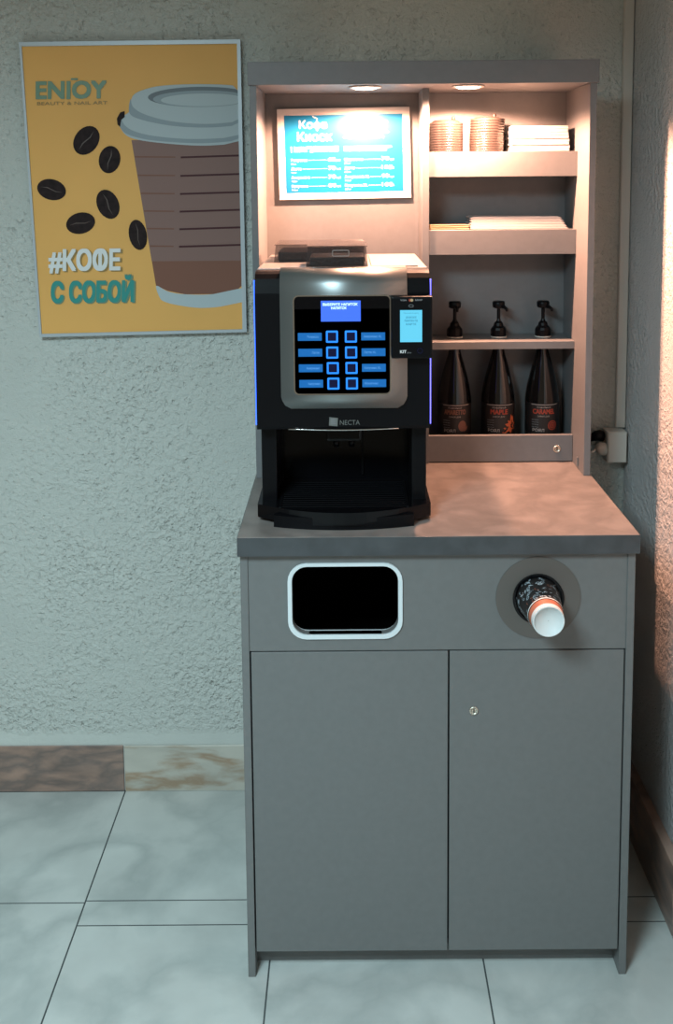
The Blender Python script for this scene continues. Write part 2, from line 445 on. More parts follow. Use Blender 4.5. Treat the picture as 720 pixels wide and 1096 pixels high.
# cup pushed bottom-first out of the dispenser
cup = thing('paper_cup', (HX, 0, HZ), 'black doodle-printed paper cup sticking base-first out of the round hole', 'cup')
def crad(y): return .0305 + (y + .105) * (.0440 - .0305) / .105
cb = B()
cb.lathe([(crad(-.105), -.105), (crad(-.094), -.094)], (HX, 0, HZ), 'cup_white', 48, 'y', False)
cb.lathe([(crad(-.094), -.094), (crad(-.078), -.078)], (HX, 0, HZ), 'cup_orange', 48, 'y', False)
cb.lathe([(crad(-.078) + .0012, -.078), (crad(-.075) + .0012, -.075)], (HX, 0, HZ), 'cup_white', 48, 'y', False)
cb.lathe([(crad(-.077), -.077), (crad(.004), .004)], (HX, 0, HZ), 'cup_blk', 48, 'y', False)
rr = random.Random(11)
def cyl(a, d, w):   # a along the girth (m), d along the axis from y=0 towards the base
    y = -d; r = crad(y) + .0004 + w
    return (HX + r * math.sin(a / .036), y, HZ + r * math.cos(a / .036))
for i in range(190):     # leaves, ovals and swirls of the printed doodle
    a = rr.uniform(-.113, .113); d = rr.uniform(.001, .071); s = rr.uniform(.0025, .006); th = rr.uniform(0, 3.14)
    k = rr.choice((0, 1, 2))
    ca, sa = math.cos(th), math.sin(th)
    P = lambda u, v: (a + u * ca - v * sa, max(0, min(.074, d + u * sa + v * ca)))
    if k == 0: cb.flat([P(-s, 0), P(-s * .3, s * .35), P(s, 0), P(-s * .3, -s * .35)], cyl, 0, 'cup_doodle')
    elif k == 1:
        o1 = [P(s * .8 * math.cos(t * .628), s * .55 * math.sin(t * .628)) for t in range(10)]
        i1 = [P(s * .5 * math.cos(t * .628), s * .3 * math.sin(t * .628)) for t in range(10)]
        for t in range(10):
            q = (t + 1) % 10; cb.flat([o1[t], o1[q], i1[q], i1[t]], cyl, 0, 'cup_doodle')
    else:
        for t in range(5): cb.flat([P(-s + t * s * .4, s * .5 * math.sin(t)), P(-s + (t + 1) * s * .4, s * .5 * math.sin(t + 1)), P(-s + (t + 1) * s * .4, s * .5 * math.sin(t + 1) + .0009), P(-s + t * s * .4, s * .5 * math.sin(t) + .0009)], cyl, 0, 'cup_doodle' if i % 4 else 'cup_orange')
cb.build('cup_body', cup)
B().lathe([(.0305, -.1055), (.0292, -.1065), (.0280, -.1055), (.0280, -.1015), (.0006, -.1015)], (HX, 0, HZ), 'cup_white', 48, 'y', False).build('cup_base', cup, 'white recessed cup base')

# ------------------------------------------------------------------ worktop
ct = B().box(-.403, .4035, -.014, .640, .9300, .9687, 'counter', .0008, 1)
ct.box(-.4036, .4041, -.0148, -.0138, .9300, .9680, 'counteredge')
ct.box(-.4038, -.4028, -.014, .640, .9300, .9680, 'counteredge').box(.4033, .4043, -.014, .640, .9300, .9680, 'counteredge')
wt = rooted(ct, 'worktop', (0, .3, .93))
tag(wt, 'concrete-look worktop slab lying on the grey cabinet', 'worktop')
ZC = .9690

# ------------------------------------------------------------------ hutch
hu = thing('shelf_hutch', (0, .5, ZC), 'tall grey display hutch with two recessed lamps standing on the worktop', 'shelf unit')
for s in (-1, 1):
    xa, xb = sorted((s * .400, s * .3842))
    B().box(xa, xb, .3800, .636, ZC, 1.897, 'hutch', .0006, 1).build('side_panel', hu)
B().box(-.4035, .4035, .3740, .388, 1.897, 1.9495, 'hutch', .0008, 1).build('header_board', hu)
top = B().box(-.400, .400, .3885, .636, 1.8975, 1.9135, 'hutch').build('top_board', hu)
B().box(-.3840, .3840, .6255, .636, ZC, 1.897, 'hutch').build('back_board', hu)
DX0, DX1, DY = .0065, .0225, .490
B().box(DX0, DX1, DY, .6253, ZC, 1.8972, 'hutch', .0005, 1).build('divider', hu)
SX0, SX1 = .0227, .3840
for z0, z1 in ((1.684, 1.7445), (1.4935, 1.5545)):
    B().box(SX0, SX1, .4955, .508, z0, z1, 'hutch', .0006, 1).box(SX0, SX1, .508, .6253, z1 - .016, z1 - .001, 'hutch').build('shelf', hu, 'shelf with a deep front board')
sh3 = B().box(SX0, SX1, .4955, .6253, 1.2575, 1.2765, 'hutch', .0006, 1).build('shelf', hu, 'thin shelf holed for the bottle necks')
dr = B().box(SX0, SX1 - .0005, .4955, .508, .9715, 1.0385, 'hutch', .0006, 1).build('drawer_front', hu)
lock(.3445, .4955, 1.003, dr)
B().box(.3795, .3841, .4300, .4370, .978, 1.000, 'deck', .0012, 2).build('latch', hu)
BX = (.0945, .2060, .3190); BY = .565
cut(sh3, [B().prism(circ(x, BY, .0215), XY, 1.2, 1.3, 'hutch').build('cutter') for x in BX])
LP = ((-.1335, .440), (.1105, .440))
tops = [B().prism(circ(x, y, .0335), XY, 1.85, 1.93, 'hutch').build('cutter') for x, y in LP]
cut(top, tops)
for x, y in LP:
    dl = B().lathe([(.0335, 1.8975), (.0385, 1.8965), (.0385, 1.8945), (.034, 1.8935), (.0285, 1.8960), (.0280, 1.906), (.0330, 1.9065), (.0330, 1.8975)], (x, y, 0), 'lamp_ring', 40, cap=False).build('downlight', hu)
    B().lathe([(.0120, 1.8908), (.0240, 1.8922), (.0283, 1.8950), (.0278, 1.9010)], (x, y, 0), 'lamp', 40).build('lamp_lens', dl)
    ld = bpy.data.lights.new('downlight_beam', 'SPOT'); ld.energy = DOWNLIGHT_POWER; ld.color = WARM
    ld.spot_size = math.radians(165); ld.spot_blend = .25; ld.shadow_soft_size = .014
    lo = bpy.data.objects.new('downlight_beam', ld); COL.objects.link(lo); lo.parent = hu
    lo.location = (x, y - .5, 1.8760 - ZC)

# ------------------------------------------------------------------ menu board in the hutch
def affine(src, dst):
    """2-D affine from three artwork points to three (x, z) wall points"""
    (x0, y0), (x1, y1), (x2, y2) = src
    d = (x1 - x0) * (y2 - y0) - (x2 - x0) * (y1 - y0)
    def f(a, b_):
        u = ((a - x0) * (y2 - y0) - (x2 - x0) * (b_ - y0)) / d; v = ((x1 - x0) * (b_ - y0) - (a - x0) * (y1 - y0)) / d
        return tuple(dst[0][i] + u * (dst[1][i] - dst[0][i]) + v * (dst[2][i] - dst[0][i]) for i in (0, 1))
    return f
MY = .6140
MA = affine([(0, 0), (1000, 0), (0, 690)], [(-.3540, 1.8590), (-.0170, 1.8625), (-.3500, 1.6290)])
def MF(a, b_, w_):     # artwork upright: b counts upwards from the lower edge
    x, z = MA(a, 690 - b_); return (x, MY - w_, z)
mn = thing('menu_board', (-.185, .62, 1.629), 'blue coffee price list in a white frame inside the hutch', 'menu board')
R_ = lambda a0, a1, b0, b1: [(a0, b0), (a1, b0), (a1, b1), (a0, b1)]
B().ring(R_(0, 1000, 0, 690), R_(38, 955, 42, 645), MF, 0, -.0112, 'frame_w').build('frame', mn)
pb = B().prism(R_(38, 955, 42, 645), MF, -.002, -.0112, 'frame_w')
pb.flat(R_(52, 945, 50, 640), MF, -.0016, 'menu_blue')
T = lambda s_, a, b_, h, **k: pb.text(s_, MF, a, b_, h, 'menu_white', w=-.0010, **k)
T('Кофе', 165, 540, 62, width=210, bold=.018); T('Киоск', 150, 445, 68, width=260, bold=.018)
for p in range(2):      # wisp of steam over the logo
    c0 = [(268 + p * 8, 612), (285 + p * 8, 600), (275, 585)]
    pb.flat([(262, 640), (272, 630), (296, 622), (312, 611), (300, 611), (270, 622)], MF, -.001, 'menu_white'); break
T('1', 98, 362, 42, bold=.03); T('ВЫБЕРИТЕ', 120, 385, 17, width=125, bold=.01); T('НАПИТОК', 120, 362, 17, width=100, bold=.02)
T('2', 240, 362, 42, bold=.03); T('ПРИЛОЖИТЕ', 268, 385, 17, width=190, bold=.02); T('КАРТУ К ЭКРАНУ', 268, 362, 17, width=190, bold=.02)
T('ВОЗЬМИТЕ СТАКАН ИЗ ДИСПЕНСЕРА', 500, 385, 15, width=360, bold=.02); T('И ПОСТАВЬТЕ НА ПОДДОН', 500, 364, 15, width=320, bold=.02)
for k, tx in enumerate(('Приятного аппетита', 'сиропы', 'сахар', 'крышки')): T(tx, 500, 575 - k * 38, 20, width=(330, 300, 340, 300)[k], bold=.02)
rows = (('Эспрессо', '60'), ('Латте', '70'), ('Американо', '70'), ('Капучино', '80')), (('Моккачино', '70'), ('Латте', '100'), ('Американо XL', '90'), ('Капучино XL', '100'))
for c_, rs in enumerate(rows):
    ax = 95 + c_ * 405
    for k, (nm, pr_) in enumerate(rs):
        bz = 290 - k * 66
        wd = len(nm) * 15.5
        T(nm, ax, bz, 22, width=wd, bold=.01); T(('50', '90', '150', '200', '150', '300', '300', '300')[k + 4 * c_] + 'мл', ax, bz - 24, 12, bold=.01)
        pb.flat(R_(ax + wd + 8, ax + 275, bz + 8, bz + 10), MF, -.001, 'menu_white')
        T(pr_, ax + 282, bz, 28, width=27 * len(pr_), bold=.03); T('руб', ax + 345, bz, 13, bold=.01)
pb.build('printed_sheet', mn, 'blue printed sheet with white lettering')

# ------------------------------------------------------------------ poster on the wall
PYY = .6320
PA = affine([(50, 38), (658, 35), (110, 838)], [(-1.0055, 2.0330), (-.4445, 2.0353), (-.9845, 1.2762)])
def PF(a, b_, w_):
    x, z = PA(a, b_)
    return (x, PYY - w_ + WK * x * 0 - .004, z)
po = thing('poster', (-.71, .63, 1.276), 'yellow framed poster of a takeaway coffee cup on the plaster wall', 'poster')
oc = [(50, 38), (658, 35), (697, 828), (110, 838)]
ic = [(57, 49), (649, 46), (685, 820), (116, 829)]
B().ring(oc, ic, PF, 0.002, -.016, 'frame').build('frame', po)
art = B().prism(ic, PF, -.003, -.016, 'yellow')
_lv = [-.0028]
def A(pts, m_):
    _lv[0] += .00005
    # keep inside the sheet
    def cl(p):
        a, b_ = p; t = (b_ - 46) / (820 - 46); return (min(a, 649 + t * 36 - .5), b_)
    art.flat([cl(p) for p in pts], PF, _lv[0], m_)
PT = lambda s_, a, b_, h, m_, **k: art.text(s_, lambda x, y, w_: PF(a + (x - a) + (b_ - (2 * b_ - y)) * 0, b_ - (y - b_) - (x - a) * .006, w_), a, b_, h, m_, w=-.0009, **k)
# cup: body, glass reflections painted on as lines, base band, lid
def smooth(pts, n=6):
    out = []; N = len(pts)
    for i in range(N):
        p0, p1, p2, p3 = (pts[(i + j - 1) % N] for j in range(4))
        if p1[0] >= 690 or p2[0] >= 690: out.append(p1); continue
        for k in range(n):
            t = k / n
            out.append(tuple(.5 * (2 * p1[c] + (p2[c] - p0[c]) * t + (2 * p0[c] - 5 * p1[c] + 4 * p2[c] - p3[c]) * t * t + (3 * p1[c] - p0[c] - 3 * p2[c] + p3[c]) * t ** 3) for c in (0, 1)))
    return out
def cupx(y):     # left and right edge of the printed cup body at art height y
    t = (y - 300) / (760 - 300); return 362 + t * 82, 900
A([(362, 300), (690, 300), (690, 700), (660, 716), (600, 722), (520, 722), (470, 712), (437, 697)], 'cup_print')
A([(362, 300), (690, 300), (690, 630), (424, 630)], 'cup_print2')
A(smooth([(438, 698), (472, 714), (520, 722), (600, 722), (690, 706), (690, 745), (620, 757), (560, 760), (500, 752), (462, 742), (448, 730)]), 'lid_print')
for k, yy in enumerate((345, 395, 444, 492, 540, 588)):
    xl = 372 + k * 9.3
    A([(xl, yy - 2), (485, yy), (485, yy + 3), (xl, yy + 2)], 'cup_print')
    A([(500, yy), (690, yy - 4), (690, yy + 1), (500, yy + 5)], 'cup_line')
A(smooth([(330, 262), (345, 285), (375, 298), (440, 308), (540, 316), (620, 314), (690, 305), (690, 170), (640, 156), (540, 152), (450, 155), (400, 164), (364, 182), (356, 222), (332, 240)]), 'lid_print')
A(smooth([(330, 240), (326, 254), (332, 268), (350, 284), (400, 298), (470, 306), (560, 310), (640, 305), (690, 298), (690, 288), (620, 296), (520, 298), (430, 290), (375, 278), (345, 262)]), 'lid_print2')
A(smooth([(358, 190), (356, 228), (390, 246), (470, 262), (560, 268), (640, 264), (690, 256), (690, 246), (640, 254), (560, 258), (470, 250), (400, 232), (366, 212)]), 'lid_print2')
ell = lambda cx, cy, rx, ry, n=36, rot=0: [(cx + rx * math.cos(2 * math.pi * i / n) * math.cos(rot) - ry * math.sin(2 * math.pi * i / n) * math.sin(rot), cy + rx * math.cos(2 * math.pi * i / n) * math.sin(rot) + ry * math.sin(2 * math.pi * i / n) * math.cos(rot)) for i in range(n)]
A(ell(552, 186, 146, 27), 'lid_print3'); A(ell(556, 191, 136, 22), 'lid_print2'); A(ell(560, 194, 118, 17), 'lid_print')
# beans
for cx, cy, rx, ry, rot in ((237, 300, 42, 33, -.9), (302, 352, 37, 30, 1.75), (141, 432, 41, 28, .25), (299, 473, 42, 30, 1.1), (223, 524, 41, 29, -.2), (384, 557, 42, 25, 1.35)):
    A(ell(cx, cy, rx, ry, 24, rot), 'bean_print')
    c, s_ = math.cos(rot), math.sin(rot)
    Q = lambda u, v: (cx + u * c - v * s_, cy + u * s_ + v * c)
    A([Q(-rx * .8, 0), Q(-rx * .3, -ry * .14), Q(rx * .3, ry * .05), Q(rx * .8, 0), Q(rx * .3, ry * .13), Q(-rx * .3, -ry * .04)], 'bean_hi')
A([(342, 222), (330, 226), (321, 242), (323, 258), (330, 264), (333, 246), (343, 238)], 'bean_print')
PT('ENJOY', 98, 187, 46, 'tealdk', width=192, bold=.035)
art.flat([(193, 134), (212, 134), (212, 139), (193, 139)], PF, -.0009, 'tealdk')
PT('BEAUTY & NAIL ART', 100, 205, 9, 'pshade', width=194, bold=.01)
PT('#КОФЕ', 140, 656, 56, 'pshade', width=200, bold=.03)
art_w = -.0006
def PT2(s_, a, b_, h, m_, **k): art.text(s_, lambda x, y, w_: PF(x, b_ - (y - b_) - (x - a) * .006, w_), a, b_, h, m_, w=art_w, **k)
PT2('#КОФЕ', 136, 653, 56, 'white', width=198, bold=.03)
PT('С СОБОЙ', 146, 744, 56, 'tealdk', width=232, bold=.03)
PT2('С СОБОЙ', 143, 741, 56, 'teal', width=230, bold=.03)
art.build('printed_sheet', po, 'ochre printed sheet with cup, beans and lettering')

# ------------------------------------------------------------------ coffee machine
cm = thing('coffee_machine', (-.188, .28, ZC), 'black and silver coffee machine with blue lit buttons on the worktop', 'coffee machine')
MX0, MX1 = -.3665, -.0110
prof = [(.098, 1.168), (.064, 1.170), (.0605, 1.176), (.060, 1.20), (.060, 1.452), (.0625, 1.468), (.069, 1.481), (.079, 1.490), (.092, 1.4945), (.105, 1.496), (.12, 1.496), (.12, 1.40), (.12, 1.168)]
YZ = lambda a, b_, w_: (w_, a, b_)
B().prism(prof, YZ, MX0, MX1, 'black').build('front_door', cm)
B().box(MX0 + .003, MX1 - .003, .1205, .50, 1.168, 1.4935, 'black', .004, 2).build('housing', cm)
# silver fascia wrapped over the top edge
sp = B(); cur = [(.060, 1.215), (.060, 1.222), (.060, 1.232)] + [(.060, 1.24 + .02 * i) for i in range(11)] + prof[5:11]
xin = [.020, .008, .0022] + [0] * 40
vs = []; fs = []
for i, (y, z) in enumerate(cur):
    if i < 14: ny, nz = -1, 0
    else:
        a = (i - 13) / 6 * math.pi / 2; ny, nz = -math.cos(a), math.sin(a)
    for dx in (-.3155 + xin[i], -.0575 - xin[i]): vs.append((dx, y + ny * .0035, z + nz * .0035))
for i in range(len(cur) - 1): fs.append((2 * i, 2 * i + 1, 2 * i + 3, 2 * i + 2))
sp.add(vs, fs, 'silver', True)
spo = sp.build('silver_fascia', cm)
md = spo.modifiers.new('thick', 'SOLIDIFY'); md.thickness = .003; md.offset = 0
# display glass
FY = .0550
B().prism(rrect(-.2870, -.0925, 1.2455, 1.4465, .010), XZ, FY, .0585, 'gloss').build('control_panel', cm)
B().ring(rrect(-.2890, -.0905, 1.2435, 1.4485, .011), rrect(-.2864, -.0931, 1.2460, 1.4460, .009), XZ, FY - .0012, .0585, 'chrome').build('panel_trim', cm)
PXm = lambda px: -.2876 + (px / 6.545 + 310 - 314) * .001886
PZm = lambda py: 1.4464 - (py / 6.545 + 315 - 317) * .001942
B().box(PXm(218), PXm(497), FY - .001, FY, PZm(187), PZm(45), 'lcd').text('ВЫБЕРИТЕ НАПИТОК', XZ, PXm(232), PZm(78), .0052, 'lcdtext', w=FY - .0013, width=.070, bold=.02).text('НАПИТОК', XZ, PXm(290), PZm(103), .0052, 'lcdtext', w=FY - .0013, width=.031, bold=.02).build('display', cm, 'blue lit display')
names = [('Эспрессо', 'Американо XL'), ('Латте', 'Латте XL'), ('Американо', 'Капучино XL'), ('Капучино', 'Моккачино')]
for r_ in range(4):
    cy = (292, 402, 510, 618)[r_]
    for c_ in (0, 1):
        cx = ((294, 427), (295, 428), (298, 430), (301, 432))[r_][c_]
        X, Z = PXm(cx), PZm(cy); h = .0122
        bt = B().ring(rrect(X - h, X + h, Z - h, Z + h, .002, 3), rrect(X - h + .0036, X + h - .0036, Z - h + .0036, Z + h - .0036, .001, 3), XZ, FY - .0018, FY, 'btn')
        bt.prism(rrect(X - h + .0036, X + h - .0036, Z - h + .0036, Z + h - .0036, .001, 3), XZ, FY - .0010, FY, 'btn_in')
        bt.build('button', cm)
        xa, xb = ((54, 222), (500, 668))[c_]; q = r_ * 2
        xa, xb = PXm(xa + q), PXm(xb + q)
        lb = B().box(xa, xb, FY - .0008, FY, Z - .0080, Z + .0080, 'blabel')
        nm = names[r_][c_]
        if c_ == 0: lb.text(nm, XZ, xb - .006, Z - .0022, .0048, 'blabeltext', w=FY - .0011, width=len(nm) * .0030, bold=.01, align='RIGHT')
        else: lb.text(nm, XZ, xa + .005, Z - .0022, .0048, 'blabeltext', w=FY - .0011, width=len(nm) * .0030, bold=.01)
        lb.build('drink_label', cm)
# maker's mark
NX = -.2185
lg = B().prism([(NX, 1.1785), (NX + .0175, 1.1765), (NX + .0185, 1.1940), (NX + .001, 1.1960)], XZ, .0585, .0605, 'silver')
for k in range(3): lg.box(NX + .004, NX + .0145, .0580, .0590, 1.1815 + k * .0042, 1.1832 + k * .0042, 'grey_print')
lg.text('NECTA', XZ, NX + .0225, 1.1795, .0105, 'silver', w=.0590, width=.041)
lg.build('logo', cm)
# thin glossy lip under the door
B().tube([(-.302 + .0227 * i, .0635 - .004 * math.sin(math.pi * i / 10), 1.1705 - .002 * math.sin(math.pi * i / 10)) for i in range(11)], .0016, 'chrome', 8).build('door_lip', cm)
# led side strips
B().box(MX0 - .0028, MX0, .070, .0755, 1.178, 1.478, 'led').build('led_strip', cm)
B().box(MX1, MX1 + .0028, .070, .0755, 1.178, 1.478, 'ledr').build('led_strip', cm)
# lower body
B().box(-.3620, -.330, .105, .50, ZC + .02, 1.1678, 'black', .003, 2).build('side_cheek', cm)
B().box(-.0460, -.0150, .105, .50, ZC + .02, 1.1678, 'black', .003, 2).build('side_cheek', cm)
B().box(-.3298, -.0462, .24, .50, ZC + .02, 1.1678, 'gloss').box(-.150, -.145, .236, .24, 1.02, 1.16, 'black').build('brew_recess', cm)
B().box(-.225, -.150, .13, .2398, 1.125, 1.1678, 'gloss', .006, 2).lathe([(.006, 1.108), (.008, 1.125)], (-.205, .155, 0), 'black', 16).lathe([(.006, 1.108), (.008, 1.125)], (-.172, .155, 0), 'black', 16).build('spout', cm)
# drip tray with a bowed front
def bow(x0, x1, ymid, yend, yb, n=16):
    pts = [(x0, yb), (x0, yend + .004)]
    for i in range(n + 1):
        t = i / n; x = x0 + (x1 - x0) * t; pts.append((x, yend + (ymid - yend) * (1 - (2 * t - 1) ** 2)))
    return pts + [(x1, yend + .004), (x1, yb)]
tray = B().prism(bow(-.334, -.045, .0235, .046, .23), XY, ZC, .9935, 'black')
tray.prism(bow(-.3700, -.0075, .0200, .082, .50), XY, .9780, 1.0060, 'gloss')
tray.prism(bow(-.3640, -.0135, .0250, .110, .50), XY, ZC, .9785, 'black')
tr_o = tray.build('drip_tray', cm)
gr = B()
for i in range(13):
    y = .055 + i * .0135
    gr.box(-.320, -.058, y, y + .005, 1.0062, 1.0085, 'black', .0008, 1)
gr.box(-.324, -.318, .05, .225, 1.0062, 1.0092, 'black').box(-.060, -.054, .05, .225, 1.0062, 1.0092, 'black')
gr.build('grille', tr_o)
# top deck
ZD = 1.4940
B().box(MX0 + .001, MX1 - .001, .1215, .495, ZD, ZD + .0035, 'deck', .0015, 2).build('top_deck', cm)
B().box(-.128, -.0300, .135, .44, ZD + .0037, ZD + .0065, 'deck', .001, 1).build('service_lid', cm)
for (xa, xb, ya, yb, zt) in ((-.3420, -.1370, .275, .44, 1.5345), (-.2650, -.1345, .130, .258, 1.5405)):
    hp = B()
    z0 = ZD + .0037
    t = .0018
    # tapered see-through hopper: four leaning walls and a lid
    vs = []
    for (ins, z) in ((0, z0), (.004, zt)):
        vs += [(xa + ins, ya + ins, z), (xb - ins, ya + ins, z), (xb - ins, yb - ins, z), (xa + ins, yb - ins, z)]
    hp.add(vs, [(0, 1, 5, 4), (1, 2, 6, 5), (2, 3, 7, 6), (3, 0, 4, 7), (4, 5, 6, 7), (3, 2, 1, 0)], 'smoke')
    hp.box(xa + .001, xb - .001, ya + .001, yb - .001, zt, zt + .0025, 'smoke', .001, 1)
    ho = hp.build('bean_hopper', cm, 'smoky see-through bean hopper')
    B().box(xa + .008, xb - .008, ya + .008, yb - .008, z0 + .0008, z0 + .022, 'beans', .004, 2).build('coffee_beans', ho)
    if ya < .2:
        xm = (xa + xb) / 2 + .008
        B().ring(rrect(xm - .018, xm + .018, zt - .020, zt - .006, .003), rrect(xm - .016, xm + .016, zt - .018, zt - .008, .002), XZ, ya - .001, ya + .0028, 'deck').build('lid_catch', ho)
# payment terminal clipped to the door
rd = B().box(-.0910, -.0085, .0300, .0595, 1.3215, 1.4475, 'black', .004, 2).build('card_reader', cm, 'black payment terminal with a cyan screen')
sc = B().box(-.0735, -.0295, .0288, .0300, 1.3555, 1.4200, 'screen')
for k, (tx, wd) in enumerate((('ОПЛАТИТЕ', .021), ('ПОКУПКУ ПО', .026), ('КАРТЕ', .020))): sc.text(tx, XZ, -.0515, 1.4035 - k * .0068, .0038, 'screentext', w=.0285, width=wd, bold=.02, align='CENTER')
sc.text('Приложите карту', XZ, -.0515, 1.4130, .0024, 'screentext', w=.0285, width=.030, align='CENTER')
sc.build('screen', rd)
mk = B().text('VISA', XZ, -.0730, 1.4385, .0034, 'grey_print', w=.0296, width=.013, bold=.02).text('МИР', XZ, -.0430, 1.4385, .0034, 'grey_print', w=.0296, width=.014, bold=.02)
mk.flat(circ(-.0535, 1.4400, .0030, 16), XZ, .0297, 'l_red').flat(circ(-.0500, 1.4400, .0030, 16), XZ, .0296, 'wood')
mk.build('card_marks', rd)
mk = B().text('KIT', XZ, -.0735, 1.3330, .0062, 'white', w=.0296, width=.0125, bold=.03).text('pay', XZ, -.0590, 1.3330, .0030, 'grey_print', w=.0296, width=.008)
mk.build('maker_mark', rd)
mk = B().ring(circ(-.0335, 1.3375, .0056, 24), circ(-.0335, 1.3375, .0046, 24), XZ, .0290, .0299, 'btn_in')
mk.build('touch_ring', rd)
mk = B().ring(circ(-.0515, 1.4285, .0050, 16, .0028), circ(-.0515, 1.4285, .0042, 16, .0021), XZ, .0293, .0299, 'grey_print')
mk.build('contactless_mark', rd)

# ------------------------------------------------------------------ syrup bottles with pumps
def bottle(x, label, kind):
    r = thing('syrup_bottle', (x, BY, .9690), label, 'bottle', 'syrup bottles in the bottom bay of the hutch')
    c = (x, BY, 0)
    pf = [(.036, .9692), (.0415, .9715), (.0430, .976), (.0430, 1.115), (.0420, 1.130), (.0380, 1.155), (.0310, 1.185), (.0235, 1.212), (.0175, 1.232), (.0150, 1.244), (.0150, 1.262), (.0165, 1.264), (.0165, 1.272)]
    B().lathe(pf, c, 'glass', 40).build('bottle_body', r)
    R = .0434
    W = lambda a, b_, w_: (x + (R + w_) * math.sin(a / R), BY - (R + w_) * math.cos(a / R), b_)
    lb = B()
    n = 24; a0, a1 = -.060, .060
    for i in range(n): lb.flat([(a0 + (a1 - a0) * i / n, .995), (a0 + (a1 - a0) * (i + 1) / n, .995), (a0 + (a1 - a0) * (i + 1) / n, 1.112), (a0 + (a1 - a0) * i / n, 1.112)], W, 0, 'label_blk')
    for i in range(n): lb.flat([(a0 * .6 + (a1 - a0) * .6 * i / n, 1.1085), (a0 * .6 + (a1 - a0) * .6 * (i + 1) / n, 1.1085), (a0 * .6 + (a1 - a0) * .6 * (i + 1) / n, 1.1100), (a0 * .6 + (a1 - a0) * .6 * i / n, 1.1100)], W, .0003, 'l_cream')
    nm, col = {'left': ('AMARETTO', 'l_brown'), 'mid': ('MAPLE', 'l_red'), 'right': ('CARAMEL', 'l_red')}[kind]
    lb.text(nm, W, -.003, 1.0860, .0125, col, w=.0004, width=.056 if kind != 'mid' else .044, bold=.03, align='CENTER')
    lb.text('Кофейный', W, -.003, 1.1010, .0040, 'l_cream', w=.0004, width=.034, align='CENTER')
    lb.text('СИРОП ДЛЯ', W, -.004, 1.0780, .0036, 'l_cream', w=.0004, width=.030, align='CENTER')
    for k in range(4): lb.text('напиток', W, -.034, 1.0690 - k * .0062, .0030, 'grey_print', w=.0004, width=.018)
    lb.text('РОЯЛ', W, -.032, 1.0400, .0075, 'l_cream', w=.0004, width=.030, bold=.02)
    if kind == 'mid':
        leaf = [(.004, 1.038), (.012, 1.046), (.008, 1.050), (.018, 1.054), (.012, 1.060), (.022, 1.062), (.020, 1.070), (.028, 1.066), (.030, 1.084), (.036, 1.076), (.040, 1.080), (.040, 1.064), (.046, 1.060), (.040, 1.052), (.044, 1.044), (.034, 1.044), (.030, 1.034), (.024, 1.042), (.014, 1.036)]
        fa, fb = .026, 1.055
        for i in range(len(leaf)): lb.flat([(fa, fb), leaf[i], leaf[(i + 1) % len(leaf)]], W, .0005, 'l_orange')
    elif kind == 'left':
        lf = circ(.016, 1.056, .011, 16, .014)
        for i in range(16): lb.flat([(.016, 1.056), lf[i], lf[(i + 1) % 16]], W, .0005, 'l_brown')
        lb.flat([(.020, 1.040), (.030, 1.046), (.032, 1.056), (.024, 1.050)], W, .0006, 'l_brown')
    else:
        for ra in (.0125, .0080, .0038):
            o1 = circ(.020, 1.056, ra, 20); i1 = circ(.020, 1.056, ra - .0022, 20)
            for i in range(20): q = (i + 1) % 20; lb.flat([o1[i], o1[q], i1[q], i1[i]], W, .0005, 'l_red')
    lb.build('label', r)
    pm = B().lathe([(.0195, 1.2768), (.0200, 1.280), (.0200, 1.296), (.0175, 1.302), (.0125, 1.307), (.0110, 1.314), (.0060, 1.319), (.0045, 1.324), (.0045, 1.352)], c, 'black', 12, smooth=False)
    pm.lathe([(.0150, 1.272), (.0195, 1.2768)], c, 'black', 12)
    pm.lathe([(.0120, 1.352), (.0155, 1.3545), (.0160, 1.366), (.0135, 1.3695)], c, 'black', 24)
    pm.build('pump', r, 'black pump top')
    sd = 1 if kind != 'left' else .2
    B().tube([(x, BY, 1.356), (x + .012 * sd, BY - .018, 1.356), (x + .016 * sd, BY - .026, 1.352), (x + .017 * sd, BY - .028, 1.346)], [.005, .0042, .0036, .003], 'black', 10).build('nozzle', r)
    B().lathe([(.0202, 1.2767), (.0208, 1.2790), (.0202, 1.2805)], c, 'pvc', 24).build('neck_ring', r)
bottle(BX[0], 'dark syrup bottle with brownish name and fruit, nearest the coffee machine', 'left')
bottle(BX[1], 'dark syrup bottle with a bright orange leaf on its label', 'mid')
bottle(BX[2], 'dark syrup bottle with a round spiral on its label, above the drawer lock', 'right')

